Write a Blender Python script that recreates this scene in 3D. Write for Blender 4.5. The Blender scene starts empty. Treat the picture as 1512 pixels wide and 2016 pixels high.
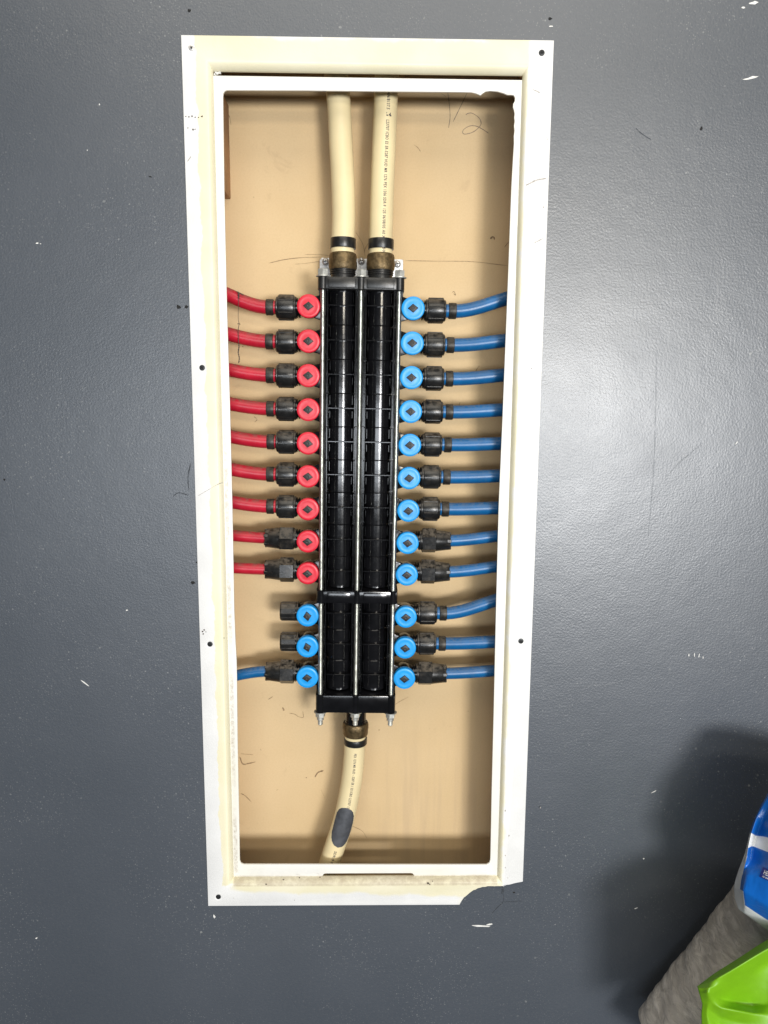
import bpy, bmesh, math, random
from mathutils import Vector, Matrix
from mathutils.geometry import tessellate_polygon
random.seed(7)
C = bpy.context.scene.collection
scene = bpy.context.scene
PI = math.pi

# ------------------------------------------------------------------ camera
CAM_P = Vector((0.005117, -0.931643, 0.137549))
RT = Vector((0.9998, -0.0164, 0.0064)).normalized()
FW = Vector((0.0171, 0.9885, -0.1506)).normalized()
DN = FW.cross(RT).normalized()
RT = DN.cross(FW).normalized()
F_PX = 1500.0
cam = bpy.data.cameras.new('camera')
cam_o = bpy.data.objects.new('camera', cam)
C.objects.link(cam_o)
cam.sensor_width = 36.0
cam.sensor_fit = 'AUTO'
cam.lens = F_PX / 2016.0 * 36.0
cam.clip_start = 0.02
cam.clip_end = 50
m3 = Matrix((RT, -DN, -FW)).transposed()
cam_o.matrix_world = Matrix.Translation(CAM_P) @ m3.to_4x4()
scene.camera = cam_o

# ------------------------------------------------------------------ world, lamps, exposure
world = bpy.data.worlds.new('World')
scene.world = world
world.use_nodes = True
wbg = world.node_tree.nodes['Background']
wbg.inputs[0].default_value = (0.80, 0.90, 1.0, 1)
wbg.inputs[1].default_value = 0.06

def area(name, loc, target, sx, sy, power, col):
    l = bpy.data.lights.new(name, 'AREA')
    l.shape = 'RECTANGLE'; l.size = sx; l.size_y = sy
    l.energy = power; l.color = col
    o = bpy.data.objects.new(name, l); C.objects.link(o)
    o.location = loc
    d = Vector(target) - Vector(loc)
    o.rotation_euler = d.to_track_quat('-Z', 'Y').to_euler()
    return o
# daylight through the open door behind and to the right of the camera
area('door_daylight', (0.98, -2.9, -0.02), (0.0, 0.0, 0.0), 0.55, 0.36, 52.0, (1.0, 0.985, 0.965))
# wider, dimmer daylight off the drive outside
area('drive_bounce', (0.25, -2.9, -0.10), (0.0, 0.0, 0.0), 2.9, 0.42, 42.0, (0.88, 0.94, 1.0))
# warm lamp under the ceiling
area('ceiling_lamp', (0.78, -2.9, 0.66), (0.0, 0.0, 0.20), 0.7, 0.22, 17.0, (1.0, 0.91, 0.76))
# pale ceiling lit by daylight
area('lit_ceiling', (0.1, -1.7, 2.0), (0.0, -0.3, 0.3), 2.4, 1.5, 34.0, (1.0, 0.94, 0.82))

scene.view_settings.view_transform = 'Standard'
scene.view_settings.look = 'None'
scene.view_settings.exposure = 0.10
scene.view_settings.gamma = 1.0

# ------------------------------------------------------------------ helpers
def at(px, py, Y):
    d = RT * ((px - 756.0) / F_PX) + DN * ((py - 1008.0) / F_PX) + FW
    t = (Y - CAM_P.y) / d.y
    return CAM_P + d * t

def wmat(o):
    m = o.matrix_basis.copy()
    p = o.parent
    while p:
        m = p.matrix_basis @ m
        p = p.parent
    return m

def finish(bm, angle=38):
    bmesh.ops.remove_doubles(bm, verts=bm.verts, dist=1e-6)
    bmesh.ops.recalc_face_normals(bm, faces=bm.faces)
    for f in bm.faces: f.smooth = True
    lim = math.radians(angle)
    for e in bm.edges:
        if len(e.link_faces) == 2:
            e.smooth = e.calc_face_angle(0) < lim
        else:
            e.smooth = False

def mesh_of(name, bm, m, angle=38, recalc=True):
    if recalc: finish(bm, angle)
    me = bpy.data.meshes.new(name)
    bm.to_mesh(me); bm.free()
    for x in (m if isinstance(m, (list, tuple)) else [m]): me.materials.append(x)
    return me

def link(name, me, parent=None, loc=None, rot=None):
    o = bpy.data.objects.new(name, me); C.objects.link(o)
    if parent: o.parent = parent
    if loc is not None: o.location = loc
    if rot is not None: o.rotation_euler = rot
    return o

def obj(name, bm, m, parent=None, world=False, angle=38, recalc=True):
    if world and parent:
        bm.transform(wmat(parent).inverted())
    return link(name, mesh_of(name, bm, m, angle, recalc), parent)

def tag(o, label, cat, group=None, kind=None):
    if label: o['label'] = label
    if cat: o['category'] = cat
    if group: o['group'] = group
    if kind: o['kind'] = kind
    return o

def thing(name, label, cat, loc=(0, 0, 0), rot=(0, 0, 0), group=None):
    o = bpy.data.objects.new(name, None); C.objects.link(o)
    o.empty_display_size = 0.02
    o.location = loc; o.rotation_euler = rot
    return tag(o, label, cat, group)

def lathe(bm, prof, M=None, segs=24, cap=True, phase=0.0):
    M = M or Matrix()
    rings = []
    for r, z in prof:
        rings.append([bm.verts.new(M @ Vector((r * math.cos(2 * PI * i / segs + phase), r * math.sin(2 * PI * i / segs + phase), z))) for i in range(segs)])
    for a, b in zip(rings, rings[1:]):
        for i in range(segs):
            j = (i + 1) % segs
            bm.faces.new((a[i], a[j], b[j], b[i]))
    if cap:
        bm.faces.new(rings[0][::-1]); bm.faces.new(rings[-1])

def box(bm, x0, x1, y0, y1, z0, z1, bev=0.0, segs=2):
    vs = [bm.verts.new((x, y, z)) for x in (x0, x1) for y in (y0, y1) for z in (z0, z1)]
    fs = [(0, 1, 3, 2), (4, 6, 7, 5), (0, 4, 5, 1), (2, 3, 7, 6), (0, 2, 6, 4), (1, 5, 7, 3)]
    faces = [bm.faces.new([vs[i] for i in f]) for f in fs]
    if bev:
        es = list({e for f in faces for e in f.edges})
        bmesh.ops.bevel(bm, geom=es, offset=bev, segments=segs, affect='EDGES', profile=0.5)

def prism(bm, outline, y0, y1, holes=(), bev=0.0, bevel_holes=True):
    """outline in x,z, extruded along y from y0 (front) to y1"""
    tmp = bmesh.new()
    loops = [[Vector((p[0], p[1], 0)) for p in loop] for loop in [outline] + list(holes)]
    vs = [tmp.verts.new((p.x, y0, p.y)) for loop in loops for p in loop]
    for t in tessellate_polygon(loops):
        if len(set(t)) == 3:
            try: tmp.faces.new([vs[i] for i in t])
            except ValueError: pass
    bmesh.ops.recalc_face_normals(tmp, faces=tmp.faces)
    r = bmesh.ops.extrude_face_region(tmp, geom=list(tmp.faces))
    for v in [g for g in r['geom'] if isinstance(g, bmesh.types.BMVert)]: v.co.y = y1
    bmesh.ops.recalc_face_normals(tmp, faces=tmp.faces)
    if bev:
        es = [e for e in tmp.edges if len(e.link_faces) == 2 and e.calc_face_angle(0) > 0.9
              and all(abs(v.co.y - y0) < 1e-7 for v in e.verts)]
        if not bevel_holes:
            hv = {(round(p[0], 5), round(p[1], 5)) for h in holes for p in h}
            es = [e for e in es if not all((round(v.co.x, 5), round(v.co.z, 5)) in hv for v in e.verts)]
        bmesh.ops.bevel(tmp, geom=es, offset=bev, segments=2, affect='EDGES', profile=0.5)
    me = bpy.data.meshes.new('t'); tmp.to_mesh(me); tmp.free()
    bm.from_mesh(me); bpy.data.meshes.remove(me)

def catmull(pts, n=10):
    P = [Vector(p) for p in pts]
    P = [P[0] * 2 - P[1]] + P + [P[-1] * 2 - P[-2]]
    out = []
    for i in range(1, len(P) - 2):
        for k in range(n):
            t = k / n
            out.append(0.5 * ((2 * P[i]) + (P[i + 1] - P[i - 1]) * t + (2 * P[i - 1] - 5 * P[i] + 4 * P[i + 1] - P[i + 2]) * t * t
                              + (3 * P[i] - P[i - 1] - 3 * P[i + 1] + P[i + 2]) * t ** 3))
    out.append(P[-2])
    return out

class Path:
    """sampled path with front (towards -y) and side vectors, for tubes and things wrapped on them"""
    def __init__(self, pts, n=10):
        self.p = catmull(pts, n)
        self.s = [0.0]
        for a, b in zip(self.p, self.p[1:]): self.s.append(self.s[-1] + (b - a).length)
        self.L = self.s[-1]
    def frame(self, s):
        s = max(0, min(self.L, s))
        i = 0
        while i < len(self.s) - 2 and self.s[i + 1] < s: i += 1
        t = (s - self.s[i]) / max(1e-9, self.s[i + 1] - self.s[i])
        c = self.p[i].lerp(self.p[i + 1], t)
        def tang(k):
            k0, k1 = max(0, k - 1), min(len(self.p) - 1, k + 1)
            return (self.p[k1] - self.p[k0]).normalized()
        T = tang(i).lerp(tang(i + 1), t).normalized()
        F = Vector((0, -1, 0)); F = (F - T * F.dot(T)).normalized()
        S = T.cross(F).normalized()
        return c, T, F, S
    def on(self, s, phi, R):
        c, T, F, S = self.frame(s)
        return c + (F * math.cos(phi) + S * math.sin(phi)) * R
    def tube(self, bm, R, segs=20, s0=0, s1=None, n=None, cap=True, rf=None):
        s1 = self.L if s1 is None else s1
        n = n or max(2, len(self.p))
        rings = []
        for k in range(n + 1):
            s = s0 + (s1 - s0) * k / n
            r = R * (rf(k / n) if rf else 1)
            rings.append([bm.verts.new(self.on(s, 2 * PI * i / segs, r)) for i in range(segs)])
        for a, b in zip(rings, rings[1:]):
            for i in range(segs):
                j = (i + 1) % segs
                bm.faces.new((a[i], a[j], b[j], b[i]))
        if cap:
            bm.faces.new(rings[0][::-1]); bm.faces.new(rings[-1])

def ribbon(bm, pts, Y, w, jit=0.0, taper=True, n=5):
    """flat hand-drawn line at depth Y through photograph-measured points, given width"""
    P = catmull([at(x, y, Y) for x, y in pts], n) if len(pts) > 2 else [at(x, y, Y) for x, y in pts]
    L, Rr = [], []
    for i, p in enumerate(P):
        a, b = P[max(0, i - 1)], P[min(len(P) - 1, i + 1)]
        t = (b - a).normalized(); nrm = Vector((-t.z, 0, t.x))
        ww = w * 0.5 * (random.uniform(1 - jit, 1 + jit))
        if taper and i in (0, len(P) - 1): ww *= 0.35
        L.append(bm.verts.new(p + nrm * ww)); Rr.append(bm.verts.new(p - nrm * ww))
    for i in range(len(P) - 1):
        f = bm.faces.new((L[i], L[i + 1], Rr[i + 1], Rr[i]))
        f.normal_update()
        if f.normal.y > 0: f.normal_flip()

def blob(bm, c, Y, rx, rz, n=9, jit=.35, rot=0.0, h=0.0004):
    """small irregular raised flake on a vertical surface"""
    p = at(c[0], c[1], Y)
    vs = []
    for i in range(n):
        a = 2 * PI * i / n; k = random.uniform(1 - jit, 1 + jit)
        x, z = rx * math.cos(a) * k, rz * math.sin(a) * k
        vs.append((p.x + x * math.cos(rot) - z * math.sin(rot), p.z + x * math.sin(rot) + z * math.cos(rot)))
    prism(bm, vs, Y - h, Y + 0.0004)

# ------------------------------------------------------------------ materials
def nodes(name):
    m = bpy.data.materials.new(name); m.use_nodes = True
    nt = m.node_tree
    return m, nt, nt.nodes['Principled BSDF']

def N(nt, typ, **kw):
    n = nt.nodes.new(typ)
    for k, v in kw.items():
        if k.startswith('i_'):
            key = k[2:]
            key = int(key) if key.isdigit() else key
            n.inputs[key].default_value = v
        else: setattr(n, k, v)
    return n

def math_n(nt, op, a, b=None, c=None, clamp=False):
    n = nt.nodes.new('ShaderNodeMath'); n.operation = op; n.use_clamp = clamp
    for i, v in enumerate((a, b, c)):
        if v is None: continue
        if isinstance(v, (int, float)): n.inputs[i].default_value = v
        else: nt.links.new(v, n.inputs[i])
    return n.outputs[0]

def mixc(nt, fac, a, b):
    n = nt.nodes.new('ShaderNodeMix'); n.data_type = 'RGBA'
    for sock, v in ((n.inputs[0], fac), (n.inputs[6], a), (n.inputs[7], b)):
        if isinstance(v, (int, float)): sock.default_value = v
        elif isinstance(v, tuple): sock.default_value = (*v[:3], 1)
        else: nt.links.new(v, sock)
    return n.outputs[2]

def ramp(nt, v, a, b, lo=0.0, hi=1.0):
    n = nt.nodes.new('ShaderNodeMapRange'); n.interpolation_type = 'SMOOTHSTEP'
    nt.links.new(v, n.inputs[0])
    n.inputs[1].default_value = a; n.inputs[2].default_value = b
    n.inputs[3].default_value = lo; n.inputs[4].default_value = hi
    return n.outputs[0]

def coords(nt, rnd=True):
    tc = N(nt, 'ShaderNodeTexCoord')
    if not rnd: return tc.outputs['Object']
    oi = N(nt, 'ShaderNodeObjectInfo')
    vm = N(nt, 'ShaderNodeVectorMath', operation='SCALE')
    cv = N(nt, 'ShaderNodeCombineXYZ')
    for i in range(3): nt.links.new(oi.outputs['Random'], cv.inputs[i])
    nt.links.new(cv.outputs[0], vm.inputs[0]); vm.inputs['Scale'].default_value = 3.7
    ad = N(nt, 'ShaderNodeVectorMath', operation='ADD')
    nt.links.new(tc.outputs['Object'], ad.inputs[0]); nt.links.new(vm.outputs[0], ad.inputs[1])
    return ad.outputs[0]

def noise(nt, co, scale, detail=3, rough=.55, dist=0.0):
    n = N(nt, 'ShaderNodeTexNoise')
    n.inputs['Scale'].default_value = scale; n.inputs['Detail'].default_value = detail
    n.inputs['Roughness'].default_value = rough; n.inputs['Distortion'].default_value = dist
    nt.links.new(co, n.inputs['Vector'])
    return n.outputs[0]

def mat(name, col, rough=.5, metal=0.0, var=.12, vscale=60, bump=0.0, bscale=400, dust=None, dustamt=.6, rvar=.1,
        spec=.5, coat=0.0, rnd=True, sss=0.0, dlo=.25, dhi=.95, dscale=160):
    m, nt, b = nodes(name)
    co = coords(nt, rnd)
    n1 = noise(nt, co, vscale)
    f = ramp(nt, n1, .3, .7)
    c = mixc(nt, f, tuple(x * (1 - var) for x in col), tuple(min(1, x * (1 + var)) for x in col))
    rr = math_n(nt, 'MULTIPLY_ADD', noise(nt, co, vscale * 2.3), rvar * 2, rough - rvar)
    if dust:
        g = N(nt, 'ShaderNodeNewGeometry')
        sx = N(nt, 'ShaderNodeSeparateXYZ'); nt.links.new(g.outputs['Normal'], sx.inputs[0])
        up = ramp(nt, sx.outputs[2], dlo, dhi)
        n2 = ramp(nt, noise(nt, co, dscale, 5, .7), .36, .62)
        df = math_n(nt, 'MULTIPLY', math_n(nt, 'MULTIPLY', up, n2), dustamt, clamp=True)
        base = math_n(nt, 'MULTIPLY', ramp(nt, noise(nt, co, dscale * .5, 4, .7), .5, .75), dustamt * .22)
        df = math_n(nt, 'MAXIMUM', df, base)
        c = mixc(nt, df, c, dust)
        rr = math_n(nt, 'MULTIPLY_ADD', df, .5, rr, clamp=True)
    nt.links.new(c, b.inputs['Base Color']); nt.links.new(rr, b.inputs['Roughness'])
    b.inputs['Metallic'].default_value = metal
    b.inputs['Specular IOR Level'].default_value = spec
    b.inputs['Coat Weight'].default_value = coat
    if sss:
        b.inputs['Subsurface Weight'].default_value = sss
        b.inputs['Subsurface Radius'].default_value = (.004, .003, .002)
    if bump:
        bn = N(nt, 'ShaderNodeBump'); bn.inputs['Strength'].default_value = bump; bn.inputs['Distance'].default_value = .001
        nt.links.new(noise(nt, co, bscale, 4), bn.inputs['Height']); nt.links.new(bn.outputs[0], b.inputs['Normal'])
    return m

DUST = (.20, .165, .125)
M = {}
M['black'] = mat('black_plastic', (.005, .005, .006), .15, var=.3, vscale=50, bump=.10, bscale=75, rvar=.05)
M['black_matte'] = mat('black_moulded_plastic', (.012, .012, .012), .34, var=.3, vscale=90, bump=.08, bscale=300, dust=DUST, dustamt=.30)
M['nut'] = mat('black_nut_plastic', (.010, .010, .010), .30, var=.3, vscale=120, bump=.12, bscale=260, dust=DUST, dustamt=.62, dlo=.25, dhi=.95)
M['ring'] = mat('dark_crimp_metal', (.035, .032, .028), .45, metal=.5, var=.4, vscale=200, bump=.1, dust=DUST, dustamt=.5)
M['stem'] = mat('black_stem_plastic', (.014, .0135, .013), .5, var=.3, vscale=200, bump=.15, bscale=500)
M['red_tube'] = mat('red_tube_plastic', (.45, .009, .028), .34, var=.12, vscale=40, bump=.05, dust=(.20, .09, .07), dustamt=.8, rvar=.06)
M['blue_tube'] = mat('blue_tube_plastic', (.003, .105, .29), .34, var=.12, vscale=40, bump=.05, dust=(.16, .17, .18), dustamt=.5, dscale=260, rvar=.06)
M['red_cap'] = mat('red_handle_plastic', (.62, .014, .034), .38, var=.07, vscale=70, bump=.12, bscale=220, rvar=.1)
M['blue_cap'] = mat('blue_handle_plastic', (.008, .30, .74), .38, var=.06, vscale=70, bump=.12, bscale=220, rvar=.1)
M['zinc'] = mat('zinc_plated_steel', (.62, .63, .60), .34, metal=1.0, var=.15, vscale=120, bump=.04, rvar=.08)
M['zinc_nut'] = mat('zinc_plated_nut', (.62, .62, .58), .46, metal=.75, var=.2, vscale=200, bump=.08, rvar=.1)
M['galv'] = mat('galvanised_plate', (.62, .63, .64), .46, metal=.45, var=.25, vscale=160, bump=.2, bscale=250, rvar=.15)
M['brass'] = mat('aged_brass', (.150, .105, .052), .48, metal=.75, var=.4, vscale=170, bump=.45, bscale=420, rvar=.12)
M['cream'] = mat('cream_pipe_plastic', (.74, .62, .37), .36, var=.05, vscale=25, bump=.02, sss=.0, rvar=.05)
M['cream_end'] = mat('pale_pipe_plastic', (.78, .70, .54), .36, var=.05, vscale=25)
M['ink'] = mat('print_ink', (.05, .045, .05), .6, var=.5, vscale=900, bump=0)
M['screw_dark'] = mat('dark_screw_steel', (.030, .032, .034), .42, metal=.6, var=.3, vscale=400, bump=.1)
M['screw_light'] = mat('bright_screw_steel', (.62, .61, .60), .36, metal=.7, var=.2, vscale=400)
M['hole'] = mat('hole_interior', (.012, .012, .012), .9)
M['wood'] = mat('stud_wood', (.42, .23, .11), .7, var=.35, vscale=18, bump=.2, bscale=60, rnd=False)
M['pencil'] = mat('graphite', (.22, .16, .11), .6, var=.3, vscale=800)
M['lint'] = mat('brown_lint', (.25, .165, .09), .9, var=.4, vscale=500)
M['chip'] = mat('bare_white_chip', (.72, .71, .68), .7, var=.15, vscale=300)
M['scuff'] = mat('grey_scuff', (.42, .39, .36), .6, var=.3, vscale=500)
M['dirt'] = mat('dark_dirt', (.07, .05, .04), .9, var=.4, vscale=600)
M['putty'] = mat('filler_crack', (.042, .048, .058), .8, var=.4, vscale=400)

# painted wall: satin slate paint with roller stipple and plaster dust specks
def wall_mat():
    m, nt, b = nodes('slate_wall_paint')
    co = coords(nt, False)
    big = noise(nt, co, 3.2, 4)
    c = mixc(nt, ramp(nt, big, .3, .7), (.054, .064, .080), (.065, .075, .092))
    fine = noise(nt, co, 260, 4, .6)
    c = mixc(nt, ramp(nt, fine, .35, .75, 0, .30), c, (.085, .09, .098))
    def specks(scale, thr, keep, amt, colour, cc):
        v = N(nt, 'ShaderNodeTexVoronoi'); v.inputs['Scale'].default_value = scale
        nt.links.new(co, v.inputs['Vector'])
        wn = N(nt, 'ShaderNodeSeparateColor'); nt.links.new(v.outputs['Color'], wn.inputs[0])
        d = math_n(nt, 'MULTIPLY_ADD', noise(nt, co, scale * 4, 2), -.25, v.outputs['Distance'])
        s = ramp(nt, d, thr, thr * .3)
        k = ramp(nt, wn.outputs[0], keep, keep + .03)
        patch = ramp(nt, noise(nt, co, 7, 3), .40, .62, .15, 1)
        f = math_n(nt, 'MULTIPLY', math_n(nt, 'MULTIPLY', s, k), math_n(nt, 'MULTIPLY', patch, amt), clamp=True)
        return mixc(nt, f, cc, colour), f
    c, f1 = specks(460, .24, .72, .22, (.42, .42, .40), c)
    c, f2 = specks(210, .12, .90, .26, (.46, .46, .44), c)
    c, f3 = specks(95, .045, .97, .35, (.50, .50, .47), c)
    nt.links.new(c, b.inputs['Base Color'])
    r = math_n(nt, 'MULTIPLY_ADD', noise(nt, co, 9, 4), .12, .33)
    nt.links.new(r, b.inputs['Roughness'])
    b.inputs['Specular IOR Level'].default_value = 1.0
    st = noise(nt, co, 400, 3, .55)
    st2 = noise(nt, co, 38, 3, .5)
    h = math_n(nt, 'MULTIPLY_ADD', st2, 1.1, st)
    h = math_n(nt, 'MULTIPLY_ADD', f2, .8, h)
    bn = N(nt, 'ShaderNodeBump'); bn.inputs['Strength'].default_value = .22; bn.inputs['Distance'].default_value = .0013
    nt.links.new(h, bn.inputs['Height']); nt.links.new(bn.outputs[0], b.inputs['Normal'])
    return m
M['wall'] = wall_mat()

# moulded plastic frame: ivory plastic overpainted white along its outer edges, grime in the corners
def frame_mat(lip=False):
    m, nt, b = nodes('white_lip_plastic' if lip else 'ivory_frame_plastic')
    co = coords(nt, False)
    s = N(nt, 'ShaderNodeSeparateXYZ'); nt.links.new(co, s.inputs[0])
    x, z = s.outputs[0], s.outputs[2]
    nz = noise(nt, co, 26, 4, .55)
    nf = noise(nt, co, 240, 3, .6)
    wob = math_n(nt, 'MULTIPLY_ADD', nz, .016, -.008)
    wob = math_n(nt, 'ADD', wob, math_n(nt, 'MULTIPLY_ADD', nf, .003, -.0015))
    def edge(v, t, soft=.0016): return ramp(nt, math_n(nt, 'ADD', v, wob), t - soft, t + soft)
    dl = math_n(nt, 'ADD', x, .21); dr = math_n(nt, 'SUBTRACT', .21, x)
    dt = math_n(nt, 'SUBTRACT', .53627, z); db = math_n(nt, 'ADD', z, .53627)
    # left side strip grows a little towards the bottom
    dl2 = math_n(nt, 'MULTIPLY_ADD', z, .004, dl)
    left = math_n(nt, 'MULTIPLY', edge(dl2, .0175, .0008), ramp(nt, x, -.12, -.14))
    left = math_n(nt, 'MULTIPLY', left, edge(db, .030))
    top = math_n(nt, 'MULTIPLY', edge(dt, .0015, .003), math_n(nt, 'MULTIPLY', ramp(nt, dl, .012, .022), ramp(nt, dr, .040, .062)))
    top = math_n(nt, 'MULTIPLY', top, ramp(nt, z, .48, .485))
    bot = math_n(nt, 'MULTIPLY', edge(math_n(nt, 'MULTIPLY_ADD', x, .028, db), .0165, .003), math_n(nt, 'MULTIPLY', math_n(nt, 'MULTIPLY', ramp(nt, dl, .026, .04), ramp(nt, dr, .036, .044)), ramp(nt, z, -.49, -.495)))
    right = math_n(nt, 'MULTIPLY', ramp(nt, math_n(nt, 'ADD', dr, wob), .026, .031), ramp(nt, x, .12, .14))
    mask = math_n(nt, 'MAXIMUM', math_n(nt, 'MAXIMUM', left, top), math_n(nt, 'MAXIMUM', bot, right))
    if lip: mask = ramp(nt, noise(nt, co, 9, 3), .3, .8, .10, .35)
    ivory = mixc(nt, ramp(nt, noise(nt, co, 14, 3), .3, .7), (.76, .705, .50), (.80, .75, .57))
    white = mixc(nt, ramp(nt, noise(nt, co, 20, 4), .35, .7), (.73, .725, .715), (.79, .785, .775))
    c = mixc(nt, mask, white, ivory)
    # grime: on the ledge at the bottom and along the left inner groove
    g1 = math_n(nt, 'MULTIPLY', ramp(nt, db, .0395, .0350), ramp(nt, db, .0270, .0300))
    g1 = math_n(nt, 'MULTIPLY', g1, ramp(nt, math_n(nt, 'ABSOLUTE', x), .1775, .174))
    g1 = math_n(nt, 'MULTIPLY', g1, ramp(nt, noise(nt, co, 70, 6, .75), .25, .65, .12, .65))
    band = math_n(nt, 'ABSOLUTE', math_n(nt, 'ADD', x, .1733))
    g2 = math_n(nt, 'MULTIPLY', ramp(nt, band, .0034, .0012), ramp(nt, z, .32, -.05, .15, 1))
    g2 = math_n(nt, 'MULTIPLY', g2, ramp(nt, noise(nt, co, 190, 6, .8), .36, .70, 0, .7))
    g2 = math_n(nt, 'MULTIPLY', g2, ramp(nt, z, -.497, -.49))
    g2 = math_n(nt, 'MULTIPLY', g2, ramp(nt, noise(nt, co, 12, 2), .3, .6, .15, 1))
    g3 = ramp(nt, noise(nt, co, 75, 5, .75), .66, .80, 0, .35)
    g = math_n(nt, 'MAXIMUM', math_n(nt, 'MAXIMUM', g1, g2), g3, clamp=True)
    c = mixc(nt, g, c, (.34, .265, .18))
    nt.links.new(c, b.inputs['Base Color'])
    nt.links.new(math_n(nt, 'MULTIPLY_ADD', noise(nt, co, 90, 3), .2, .36), b.inputs['Roughness'])
    bn = N(nt, 'ShaderNodeBump'); bn.inputs['Strength'].default_value = .22; bn.inputs['Distance'].default_value = .0007
    nt.links.new(noise(nt, co, 420, 3), bn.inputs['Height']); nt.links.new(bn.outputs[0], b.inputs['Normal'])
    return m
M['frame'] = frame_mat()
M['lip'] = frame_mat(True)

def board_mat():
    m, nt, b = nodes('kraft_paper_board')
    co = coords(nt, False)
    c = mixc(nt, ramp(nt, noise(nt, co, 5, 4), .3, .7), (.585, .430, .240), (.645, .485, .285))
    mp = N(nt, 'ShaderNodeMapping'); mp.inputs['Scale'].default_value = (1, 1, .06); nt.links.new(co, mp.inputs[0])
    streak = noise(nt, mp.outputs[0], 60, 4, .6)
    s = N(nt, 'ShaderNodeSeparateXYZ'); nt.links.new(co, s.inputs[0])
    low = ramp(nt, s.outputs[2], -.26, -.46)
    right = ramp(nt, s.outputs[0], -.05, .06)
    f = math_n(nt, 'MULTIPLY', math_n(nt, 'MULTIPLY', low, right), ramp(nt, streak, .42, .66, 0, .35))
    c = mixc(nt, f, c, (.45, .33, .215))
    fib = ramp(nt, noise(nt, co, 420, 5, .75), .35, .75, 0, .22)
    c = mixc(nt, fib, c, (.45, .30, .16))
    stain = ramp(nt, noise(nt, co, 22, 5, .7, .6), .60, .72, 0, .22)
    c = mixc(nt, stain, c, (.38, .26, .15))
    v = N(nt, 'ShaderNodeTexVoronoi'); v.inputs['Scale'].default_value = 55; nt.links.new(co, v.inputs['Vector'])
    sc = N(nt, 'ShaderNodeSeparateColor'); nt.links.new(v.outputs['Color'], sc.inputs[0])
    sp = math_n(nt, 'MULTIPLY', ramp(nt, v.outputs['Distance'], .07, .03), ramp(nt, sc.outputs[0], .93, .95, 0, .7))
    c = mixc(nt, sp, c, (.20, .12, .06))
    nt.links.new(c, b.inputs['Base Color'])
    b.inputs['Roughness'].default_value = .75
    b.inputs['Specular IOR Level'].default_value = .25
    bn = N(nt, 'ShaderNodeBump'); bn.inputs['Strength'].default_value = .15; bn.inputs['Distance'].default_value = .0006
    nt.links.new(noise(nt, co, 260, 4), bn.inputs['Height']); nt.links.new(bn.outputs[0], b.inputs['Normal'])
    return m
M['board'] = board_mat()

# ------------------------------------------------------------------ wall with the opening
S1 = (-.1766, .1770, -.4997, .5020)          # inner rectangle where the moulding drops to the lip: x0,x1,z0,z1
hx0, hx1, hz0, hz1 = S1[0] - .0045, S1[1] + .0045, S1[2] - .0045, S1[3] + .0045
bm = bmesh.new()
XS = [-2.2, hx0, hx1, 2.2]; ZS = [-1.6, hz0, hz1, 1.9]
for yy in (0.0, .0127):
    g = [[bm.verts.new((x, yy, z)) for z in ZS] for x in XS]
    for i in range(3):
        for j in range(3):
            if i == 1 and j == 1: continue
            f = bm.faces.new((g[i][j], g[i + 1][j], g[i + 1][j + 1], g[i][j + 1]))
    if yy == 0: g0 = g
for (a, b_) in (((1, 1), (2, 1)), ((2, 1), (2, 2)), ((2, 2), (1, 2)), ((1, 2), (1, 1))):
    bm.faces.new((g0[a[0]][a[1]], g0[b_[0]][b_[1]], g[b_[0]][b_[1]], g[a[0]][a[1]]))
wall = obj('wall', bm, M['wall'])
wall['kind'] = 'structure'

# chips, holes and cracks in the paint
def chips(name, lst, m, Y=0.0):
    for (x, y, rx, rz, rot) in lst:
        b_ = bmesh.new(); blob(b_, (x, y), Y, rx, rz, rot=rot)
        obj(name, b_, m, wall)
chips('paint_chip', [(1484, 6, .0062, .0018, .15), (1463, 15, .002, .0012, .3), (1478, 154, .0085, .0014, .22), (1356, 1290, .0006, .0024, 0),
                     (1367, 1289, .0005, .0028, .1), (1376, 1291, .0005, .0026, -.1), (1384, 1294, .0005, .0018, 0), (948, 1823, .011, .0012, -.05),
                     (963, 1820, .004, .0012, .1), (422, 1804, .0016, .0026, .4), (73, 479, .0016, .0006, .2), (80, 480, .0009, .0005, .2), (196, 206, .0006, .0009, 0),
                     (172, 296, .0007, .0005, .5), (1450, 872, .0035, .0006, .9), (1286, 1559, .0035, .0005, .5), (1252, 1788, .0026, .0008, .3),
                     (1267, 1690, .0010, .0009, 0), (1085, 52, .0022, .0008, .1), (72, 1847, .0014, .0009, .6), (250, 1201, .0012, .0007, .4), (168, 1345, .007, .0007, -.7)], M['chip'])
chips('nail_hole', [(373, 21, .0017, .0017, 0), (1083, 37, .0022, .0012, 0), (1381, 253, .0018, .0018, 0), (352, 604, .0024, .0022, 0), (367, 604, .0022, .0022, 0),
                    (380, 1147, .0024, .0020, 0), (388, 1107, .0018, .0014, 0), (1012, 1757, .0016, .0012, .3), (296, 348, .0018, .0006, -.2), (9, 944, .0011, .0012, 0)], M['hole'])
for pts, w in (([(986, 1745), (990, 1752), (989, 1760)], .0036), ([(991, 1760), (991, 1775), (980, 1786), (968, 1799)], .0006), ([(992, 1776), (1010, 1775), (1028, 1774)], .0005),
               ([(375, 912), (370, 940), (372, 966)], .0012), ([(1252, 252), (1262, 262), (1282, 275)], .0007), ([(370, 975), (352, 970), (340, 978)], .0008)):
    bm = bmesh.new(); ribbon(bm, pts, -.0004, w, .3); obj('paint_crack', bm, M['putty'], wall, recalc=False)

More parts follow.
